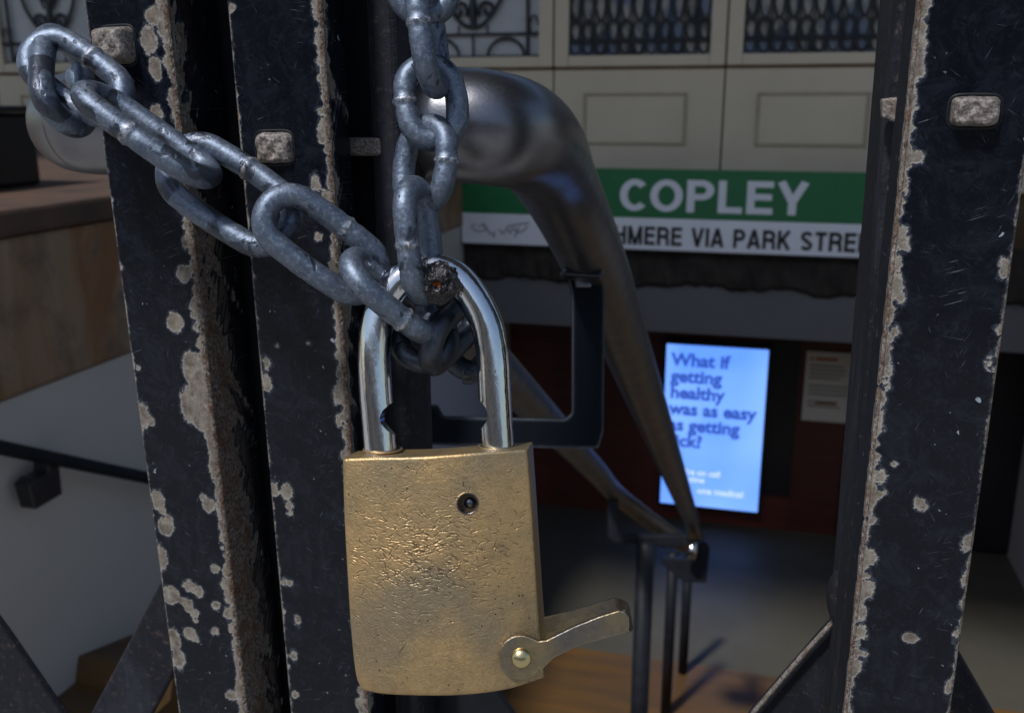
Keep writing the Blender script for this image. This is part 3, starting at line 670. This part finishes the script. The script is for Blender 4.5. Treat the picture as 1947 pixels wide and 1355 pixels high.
# leaf 2 (second post) with the inner rail
B2 = Bar(YG, 418, 560, 622, 690)
g2 = thing('gate_post', 'chipped black gate post just left of the hanging chain and padlock', 'gate post', (B2.o.x,YG,0), 'chipped black gate posts')
c2 = pxcirc(B2, [(527,657,5),(587,653,4),(545,935,14,.8),(550,960,9),(520,930,10,.6),(552,975,8),(508,690,9,.6),(507,730,10,.6),(550,1108,7),(541,1107,8),(565,1180,7,.6),(558,1245,8,.7),(640,750,9,.5),(645,800,8,.6),(440,15,8),(600,350,10,.5),(606,450,8),(424,10,10),(560,1320,8)])
def rust2(Sx, Tz, Wm): return np.clip(np.exp(-((Sx-Wm-4)/5)**2)*.5+.45*vnoise(Tz+Sx, .2, 91)+.2*vnoise(Tz-Sx*2, .5, 92)-.2, 0, 1)*(Sx > Wm+1)
build_bar('post_tube', B2, .018, g2, 1.1, 3.0, c2, 13, rust2, (1.1,.8))
bolt(523,281,70,54,B2,g2,.004)
# inner rail right of the second post
B3 = Bar(.372, 692, 748, 748, 796)
g3 = thing('gate_slide_rail', 'narrow rusty black gate rail between the second post and chain', 'gate rail', (B3.o.x,.372,0))
build_bar('rail_tube', B3, .03, g3, 1.0, 2.2, [], 23, None, (.3,.3), .004, M_WORN)
strap('cross_strap', [(655,262),(722,262),(724,297),(657,296)], .371, .006, M_BOLT, g3)
# black backing plates closing the folded leaf
t = thing('gate_backing_plate', 'black steel strip in the dark gap between the two left posts', 'gate plate', (B2.o.x,.38,0))
Bp = Bar(.385, 352, 462, 480, 580)
MB().prism([Bp.pt(0,-.9,0), Bp.pt(Bp.w,-.9,0), Bp.pt(Bp.w,1.0,0), Bp.pt(0,1.0,0)], (0,.003,0)).build('plate', M_DARK, t)
t = thing('gate_backing_plate', 'black steel strip filling the slot between second post and slide rail', 'gate plate', (B3.o.x,.38,0))
Bp = Bar(.386, 590, 690, 706, 765)
MB().prism([Bp.pt(0,-.9,0), Bp.pt(Bp.w,-.9,0), Bp.pt(Bp.w,1.0,0), Bp.pt(0,1.0,0)], (0,.003,0)).build('plate', M_DARK, t)
strap('diagonal_brace', [(660,1296),(930,1296),(975,1360),(1030,1445),(660,1445)], .40, .005, M_DARK, g3)
# right post
YR4 = .325
B4 = Bar(YR4, 1742, 1606, 1997, 1806)
g4 = thing('gate_post', 'wide chipped black gate post on the right with a worn square bolt', 'gate post', (B4.o.x,YR4,0), 'chipped black gate posts')
c4 = pxcirc(B4, [(1738,300,17),(1725,310,14),(1715,460,16,.8),(1722,470,10),(1705,540,14,.6),(1712,560,12,.5),(1745,125,14),(1748,118,9),(1700,630,9,.5),(1700,880,8),(1672,905,14,.7),(1668,940,13),(1680,935,8),(1658,990,12),(1655,1060,14,.7),(1648,1120,17,.7),(1640,1165,10,.6),(1638,1240,9),(1645,1242,7),(1750,957,14),(1757,962,9),(1744,950,7),(1730,1212,18,1.3),(1902,630,13,.9),(1912,510,16,.6),(1880,690,8,.5),(1845,1030,15,.6),(1838,1045,10),(1836,1100,9,.4),(1805,1305,13,.7),(1818,1205,8,.5),(1830,1150,5,.4),(1688,735,8),(1680,780,7),(1690,705,9,.5)])
build_bar('post_tube', B4, .028, g4, 2.7, .8, c4, 33, lambda Sx, Tz, Wm: np.where(Sx < -1, -1., 0.), (1.5,.9))
bolt(1853,212,96,62,B4,g4,.006)
B5 = Bar(.36, 1695, 1578, 1716, 1600)
gb = thing('gate_slide_rail', 'worn dark gate rail along the left side of the right post', 'gate rail', (B5.o.x,.36,0))
B5.w = .012; B5.o = B5.o + B5.c*.002
build_bar('rail_tube', B5, .06, gb, 1.2, 1.2, [], 43, None, (.3,.3), .004, M_WORN)
strap('latch_tab', [(1676,188),(1712,184),(1708,232),(1694,232),(1688,224),(1678,226)], .352, .006, M_BOLT, gb)
strap('diagonal_brace', [(1640,1120),(1560,1205),(1432,1352),(1360,1445),(1700,1445),(1700,1120)], .41, .006, M_WORN, gb)
strap('diagonal_brace', [(1760,1130),(1822,1238),(1892,1360),(1945,1445),(1760,1445)], .41, .006, M_WORN, g4)
mb = MB(); mb.tube([onY(px,py,.405) for px,py in ((1613,1150),(1530,1240),(1440,1345),(1380,1420))], .0012, 8); mb.build('brace_bead', M_BOLT, gb)
mb = MB(); mb.tube(catmull([onY(px,py,.40) for px,py in ((1625,1088),(1603,1110),(1598,1140),(1606,1170),(1622,1190))],6), .006, 12); mb.build('hinge_knuckle', M_WORN, gb, smooth=True)

# ================================================================ CHAIN
ch = thing('steel_chain', 'blue grey galvanised steel chain wrapped round the gate and held by the padlock', 'chain', P(800,500,.34))
WR = .0044
def link(A, B_, phi, width=.0205, weld=1, dark=0, r=WR, wpos=.5):
    """A, B_: centre-line tips (px, py, depth); phi: turn of the link about its long axis, degrees, 0 = flat to the camera."""
    a, b = P(*A), P(*B_); ax = (b-a); L = ax.length; ax.normalize()
    mid = (a+b)/2; view = (mid-CAM).normalized(); side = ax.cross(view).normalized(); nrm = side.cross(ax).normalized()
    sd_ = side*math.cos(R_(phi)) + nrm*math.sin(R_(phi)); nn = ax.cross(sd_).normalized()
    rw = width/2; st = max(L-2*rw, .002); pts = []; tags = []
    n = 26
    for i in range(n): t = i/n; pts.append(a+ax*(rw+st*t)+sd_*rw*(1+.05*math.sin(math.pi*t))); tags.append(('s', t))
    for i in range(n): q = math.pi*i/n; pts.append(b-ax*rw+ax*math.sin(q)*rw+sd_*math.cos(q)*rw); tags.append(('e', q))
    for i in range(n): t = i/n; pts.append(b-ax*(rw+st*t)-sd_*rw*(1+.05*math.sin(math.pi*t))); tags.append(('o', t))
    for i in range(n): q = math.pi*i/n; pts.append(a+ax*rw-ax*math.sin(q)*rw-sd_*math.cos(q)*rw); tags.append(('e', q))
    rad = []; wl = []
    for k, t in tags:
        wv = 0
        if (k == 's' and weld > 0) or (k == 'o' and weld < 0):
            dd = (t-wpos)*st; wv = math.exp(-(dd/.0009)**2); dip = math.exp(-((abs(dd)-.0022)/.0012)**2)
            rad.append(r*(1+.10*wv-.05*dip))
        else: rad.append(r*(1+.01*random.uniform(-1,1)))
        wl.append(wv)
    seg = 26; v, f = tube_geo(pts, rad, seg, True, False, ref=nn)
    # small hammered unevenness
    v = [p + (p-pts[i//seg]).normalized()*(random.uniform(-1,1)*.00003) for i, p in enumerate(v)]
    wa = np.repeat(np.array(wl), seg)
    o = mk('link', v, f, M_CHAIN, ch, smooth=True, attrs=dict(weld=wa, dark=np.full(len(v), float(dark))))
    return o
# left strand, from the far left to the padlock
link((68,90,.352), (222,202,.350), 10, .0180, 1)
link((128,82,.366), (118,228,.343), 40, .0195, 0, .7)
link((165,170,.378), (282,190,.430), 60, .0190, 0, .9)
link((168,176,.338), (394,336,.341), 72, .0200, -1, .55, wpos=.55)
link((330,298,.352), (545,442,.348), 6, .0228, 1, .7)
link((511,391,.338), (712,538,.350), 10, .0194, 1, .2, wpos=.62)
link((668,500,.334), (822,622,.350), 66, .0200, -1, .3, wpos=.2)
link((784,590,.362), (822,686,.352), 12, .0180, 0, 3)  # this and the next two links coloured dark, standing in for shade
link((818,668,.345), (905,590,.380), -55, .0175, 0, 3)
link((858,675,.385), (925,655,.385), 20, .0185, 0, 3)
# right strand, hanging from above
link((806,-110,.342), (806,30,.342), 0, .0185, -1)
link((802,-20,.334), (828,166,.337), 76, .0200, -1, 0, wpos=.72, r=.0042)
link((810,124,.343), (830,266,.342), 6, .0178, -1, .2, wpos=.62, r=.0042)
link((815,238,.345), (800,392,.345), -44, .0200, 1, 0, wpos=.38, r=.0042)
link((786,356,.333), (808,560,.338), 66, .0190, -1, .15, wpos=.45, r=.0042)

# ================================================================ PADLOCK
pk = thing('padlock', 'big scratched brass padlock with a cut steel shackle hanging on the chain', 'padlock', P(840,1080,.335))
ZP = .335; BK = (F + R*.10 + U*.03).normalized()
def sh(px, py, dz=0): return P(px, py, ZP+.010+dz)
pts = [sh(724,862), sh(719,800), sh(714,740), sh(712,680), sh(716,628), sh(730,578), sh(757,538), sh(795,515), sh(832,512), sh(868,528), sh(900,566), sh(925,615), sh(936,670), sh(940,740), sh(943,800), sh(947,862), sh(948,890)]
path = catmull(pts, 8); v, f = tube_geo(path, .0060, 40, False, True, ref=F)
so = mk('shackle', v, f, M_CHROME, pk, smooth=True)
bm = bmesh.new(); bm.from_mesh(so.data); bmesh.ops.recalc_face_normals(bm, faces=bm.faces); bm.to_mesh(bm and so.data); bm.free()
def cut(obj_, polys):
    for pl in polys:
        mb = MB(); mb.prism([P(px,py,ZP+.010)-F*.03 for px,py in pl], F*.06); c = mb.build('cutter', M_CHROME)
        c.location = (0,0,0); bo = obj_.modifiers.new('b', 'BOOLEAN'); bo.object = c; bo.operation = 'DIFFERENCE'; bo.solver = 'EXACT'
        bpy.context.view_layer.update(); dg = bpy.context.evaluated_depsgraph_get(); me = bpy.data.meshes.new_from_object(obj_.evaluated_get(dg)); obj_.modifiers.clear(); obj_.data = me; bpy.data.objects.remove(c)
cut(so, [[(775,756),(752,762),(742,768),(731,779),(726,792),(728,803),(738,815),(748,824),(758,832),(775,838)],
         [(880,748),(908,756),(916,764),(923,772),(928,786),(927,798),(920,808),(912,818),(880,824)]])
for p_ in so.data.polygons: p_.use_smooth = True
so.data.set_sharp_from_angle(angle=R_(38))
# brass body: Coons patch of the front outline, grooves stamped as real relief
NX, NY = 460, 570
def crv(pl, n):
    c = catmull([Vector((a,b,0)) for a,b in pl], 20); L = [0]
    for i in range(1,len(c)): L.append(L[-1]+(c[i]-c[i-1]).length)
    t = np.linspace(0, L[-1], n); return np.stack([np.interp(t, L, [q.x for q in c]), np.interp(t, L, [q.y for q in c])], -1)
top = crv([(652,871),(700,869),(800,867),(900,860),(1004,853)], NX); bot = crv([(688,1310),(740,1319),(860,1321),(960,1310),(1036,1287)], NX)
lef = crv([(652,871),(655,980),(661,1090),(668,1200),(677,1280),(688,1310)], NY); rig = crv([(1004,853),(1011,950),(1018,1060),(1026,1180),(1033,1250),(1036,1287)], NY)
u = np.linspace(0,1,NX)[None,:,None]; vv = np.linspace(0,1,NY)[:,None,None]
C = (1-vv)*top[None]+vv*bot[None]+(1-u)*lef[:,None]+u*rig[:,None]-((1-u)*(1-vv)*top[0]+u*(1-vv)*top[-1]+(1-u)*vv*bot[0]+u*vv*bot[-1])
h = np.zeros((NY,NX)); gr = np.zeros((NY,NX)); px_u = 360/NX; px_v = 450/NY
def stroke(cx, cy, L, ang, dep, wid, bend):       # in photo px inside the body frame (0..360, 0..450)
    r = L*.7+5; i0, i1 = max(0,int((cy-r)/px_v)), min(NY,int((cy+r)/px_v)+1); j0, j1 = max(0,int((cx-r)/px_u)), min(NX,int((cx+r)/px_u)+1)
    if i1 <= i0 or j1 <= j0: return
    Y, X = np.mgrid[i0:i1,j0:j1]; x = X*px_u-cx; y = Y*px_v-cy
    a = x*math.cos(ang)+y*math.sin(ang); b = -x*math.sin(ang)+y*math.cos(ang); b = b-bend*(a*a)/L
    e = np.clip(1-(np.abs(a)/(L/2))**2, 0, 1); g_ = e*np.exp(-(b/wid)**2); lip = e*np.exp(-((b+wid*1.7)/wid)**2)
    h[i0:i1,j0:j1] += dep*(-g_+.3*lip); gr[i0:i1,j0:j1] = np.maximum(gr[i0:i1,j0:j1], g_*min(1, max(0, dep-.1)*1.3))
rg = np.random.default_rng(5)
for _ in range(3200):
    stroke(rg.random()*360, 6+rg.random()*440, 8+rg.random()*13, rg.normal(.75, .8), .18+.42*rg.random()**1.5, .7+.35*rg.random(), rg.normal(0,.3))
for _ in range(520):
    stroke(rg.normal(165,85), rg.normal(185,62), 9+rg.random()*14, rg.normal(.2,.55), .55+.6*rg.random(), .8+.35*rg.random(), rg.normal(0,.3))
for _ in range(190):
    stroke(rg.normal(145,62), rg.normal(185,36), 10+rg.random()*16, rg.normal(.15,.4), 1.1+.5*rg.random(), .95+.4*rg.random(), rg.normal(.1,.25))
for _ in range(60): stroke(rg.random()*360, rg.random()*440, 25+rg.random()*40, rg.normal(-.5,.5), .2, .7, rg.normal(0,.1))
for (x,y,L,a,dp) in ((112,78,12,.3,1.3),(118,82,9,2,1.3),(55,80,9,.4,1),(50,45,8,1,1),(95,360,32,-.9,.9),(136,25,10,.2,1.2),(142,32,9,1.9,1.2),(125,20,9,1,1),(310,160,60,.05,.35),(60,395,40,.1,.4)): stroke(x,y,L,a,dp,1.3,.05)
s_ = np.linspace(0,1,NX)[None,:]; t_ = np.linspace(0,1,NY)[:,None]
bul = .0052*(1-(2*s_-1)**2)                                     # convex face
er = 7.0; dx = np.minimum(s_*360, (1-s_)*360); dy = np.minimum(t_*450, (1-t_)*450)
rnd = lambda d_: np.where(d_ < er, 1-np.sqrt(np.clip(1-(1-d_/er)**2, 0, 1)), 0)
edge = (rnd(dx)+rnd(dy))*.0010
lowf = .00005*np.sin(s_*9+t_*4)*np.cos(t_*11)
# key-pin recess
hx_, hy_ = (889-652)*1.0, (957-871)*1.0
dh = np.sqrt((C[...,0]-889)**2+(C[...,1]-957)**2); rec = np.where(dh < 19, .0035, 0)+np.where((dh>=19)&(dh<22), -.0003*np.sin((dh-19)/3*math.pi), 0)
Zf = ZP - bul + edge + lowf - h*.00010 + rec
V = [P(C[i,j,0], C[i,j,1], Zf[i,j]) for i in range(NY) for j in range(NX)]
idx = np.arange(NY*NX).reshape(NY,NX); Fq = np.stack([idx[:-1,:-1], idx[1:,:-1], idx[1:,1:], idx[:-1,1:]], -1).reshape(-1,4).tolist()
loop = list(idx[0,:]) + list(idx[1:,-1]) + list(idx[-1,-2::-1]) + list(idx[-2:0:-1,0]); TH = .0215
gr = np.where(dh < 21, 1.0, gr); groove = list(gr.ravel()); nl = len(loop)
cen = P(845,1090,ZP)
prev = [int(q) for q in loop]
for k, (dd, shr) in enumerate(((.004,1),(.010,1),(TH-.001,1),(TH,.985))):
    base = len(V)
    for q in loop: p = V[q]; c_ = cen+(p-cen)*shr; V.append(c_+BK*(dd + (0 if k < 2 else .0)))
    groove += [.1]*nl
    for i in range(nl): j = (i+1)%nl; Fq.append((prev[i], prev[j], base+j, base+i))
    prev = [base+i for i in range(nl)]
Fq.append(tuple(prev))
body = mk('body', V, [tuple(q) for q in Fq], M_BRASS, pk, smooth=True, attrs=dict(groove=groove))
bm = bmesh.new(); bm.from_mesh(body.data); bmesh.ops.recalc_face_normals(bm, faces=bm.faces); bm.to_mesh(body.data); bm.free(); body.data.set_sharp_from_angle(angle=R_(50))
# shackle sockets on the top of the body
for (px, py) in ((728,855),(946,849)):
    c_ = P(px, py, ZP+.010); nn = (U+F*-.1).normalized(); e1 = R; e2 = nn.cross(e1)
    ring = [c_+e1*math.cos(a)*.0068+e2*math.sin(a)*.0068+nn*.0002 for a in [2*math.pi*i/32 for i in range(32)]]
    MB().tube(ring, .0005, 8, closed=True).build('socket_rim', M_BRASS, pk, smooth=True)
    MB().prism([c_+(q-c_)*.93-nn*.0006 for q in ring], nn*.001).build('socket_hole', M_HOLE, pk)
# centre pin
def dome(name, px, py, z, r, hgt, mt, parent, lump=0):
    c_ = P(px,py,z); V = []; Fc = []; n = 28; m_ = 10
    for i in range(m_+1):
        a = math.pi/2*i/m_
        for k in range(n): q = 2*math.pi*k/n; V.append(c_ + R*(r*math.sin(a)*math.cos(q)) + U*(r*math.sin(a)*math.sin(q)) - F*(hgt*math.cos(a)) + F*(.0 if i < m_ else .0))
    for k in range(n): q = 2*math.pi*k/n; V.append(c_ + R*(r*math.cos(q)) + U*(r*math.sin(q)) + F*.002)
    for i in range(m_+1):
        for k in range(n): Fc.append((i*n+k, i*n+(k+1)%n, (i+1)*n+(k+1)%n, (i+1)*n+k))
    return mk(name, V, Fc, mt, parent, smooth=True)
dome('pin', 893, 955, ZP-.0005, .0022, .0016, M_PIN, pk)
c_ = P(889,957,ZP-.0035); MB().tube([c_+R*.00365*math.cos(a)+U*.00365*math.sin(a) for a in [2*math.pi*i/40 for i in range(40)]], .0004, 8, closed=True).build('pin_rim', M_PIN, pk, smooth=True)
# swinging strap
ZL = ZP-.0047
lv = thing.__call__ if False else None
head = [(990+42*math.cos(a), 1248+42*math.sin(a)) for a in [R_(q) for q in range(30, 300, 12)]]
ol = head + [(1014,1213),(1026,1216),(1040,1216),(1100,1188),(1150,1166)]
arm = [(1150,1166),(1183,1158)]
pl = head[::1] + [(1012,1212),(1024,1217),(1040,1215),(1090,1190),(1140,1170),(1176,1159),(1188,1161),(1196,1172),(1197,1190),(1190,1201),(1150,1212),(1095,1228),(1052,1250),(1040,1262),(1030,1272)]
def zl(px): return ZL + max(0,(px-1030))*.000006
mb = MB(); fr = [P(px,py,zl(px)) for px,py in pl]; fr = [q-BK*.0007 for q in fr]; mb.prism(fr, BK*.0020); cov = mb.build('swing_strap', M_LEVER, pk, bevel=.0007)
# the strap folds back round the end and runs along the back of the body
BK2 = (F - U*.07 - R*.02).normalized(); nseg = 12; off = TH+.0005; V = []; Fc = []
for i in range(nseg+1):
    a = math.pi*i/nseg
    for e in (P(1184,1159,zl(1184)), P(1192,1201,zl(1192))):
        for rr_ in (1, .87 if 0 < i < nseg else .9): V.append(e + BK2*(off/2+.0006-(off/2+.0006)*rr_*math.cos(a)) + R*(.0036*rr_*math.sin(a)))
for i in range(nseg):
    a = i*4; Fc += [(a,a+4,a+6,a+2),(a+1,a+3,a+7,a+5),(a,a+1,a+5,a+4),(a+2,a+6,a+7,a+3)]
bend = MB(); bend.add(V, Fc); bend.build('strap_bend', M_LEVER, cov, smooth=False)
bkp = [(1184,1159),(1140,1171),(1090,1186),(1030,1200),(1000,1210),(1000,1245),(1060,1240),(1140,1216),(1192,1201)]
MB().prism([P(px,py,zl(px))+BK2*off for px,py in bkp], BK2*.0013).build('back_arm', M_LEVER, cov)
dome('rivet', 991, 1250, ZL-.0007, .0036, .0024, M_RIVET, cov)
# burnt weld lump joining the last link to the shackle
bm = bmesh.new(); bmesh.ops.create_icosphere(bm, subdivisions=6, radius=1)
from mathutils import noise as mn
V = []; c_ = P(830,538,ZP+.0005); rs = []
for v in bm.verts:
    d_ = v.co.normalized(); k = 1+.26*mn.noise(d_*1.8+Vector((3,1,2)))+.13*mn.noise(d_*5)+.07*mn.noise(d_*12)+.015*mn.noise(d_*26)
    fd = -d_.z; pit = math.exp(-(((d_.x-.1)/.3)**2+((d_.y+.16)/.2)**2)) if fd > 0 else 0
    k -= .32*pit; rs.append(pit)
    V.append(c_ + R*(d_.x*.0078*k) + U*(d_.y*.0072*k) + F*(-fd*.0080*k))
Fc = [tuple(v.index for v in f.verts) for f in bm.faces]; bm.free()
wb = mk('weld_lump', V, Fc, M_BURNT, so, smooth=True, attrs=dict(rustspot=rs), label='burnt black weld lump on the shackle top')

# ---------------------------------------------------------------- street behind the camera (what the steel mirrors)
t = thing('street_building', 'tan stone building across the street behind the viewer', 'building', (0,-22,0))
MB().box((-30,-30,0), (30,-22,7.6)).build('wall', M_BRICKB, t)
for i in range(11):
    for j in range(2): MB().box((-26+i*4.8,-22.001,1.2+j*3.4), (-26+i*4.8+2.2,-21.9,3.0+j*3.4)).build('window', M_WIN, t)
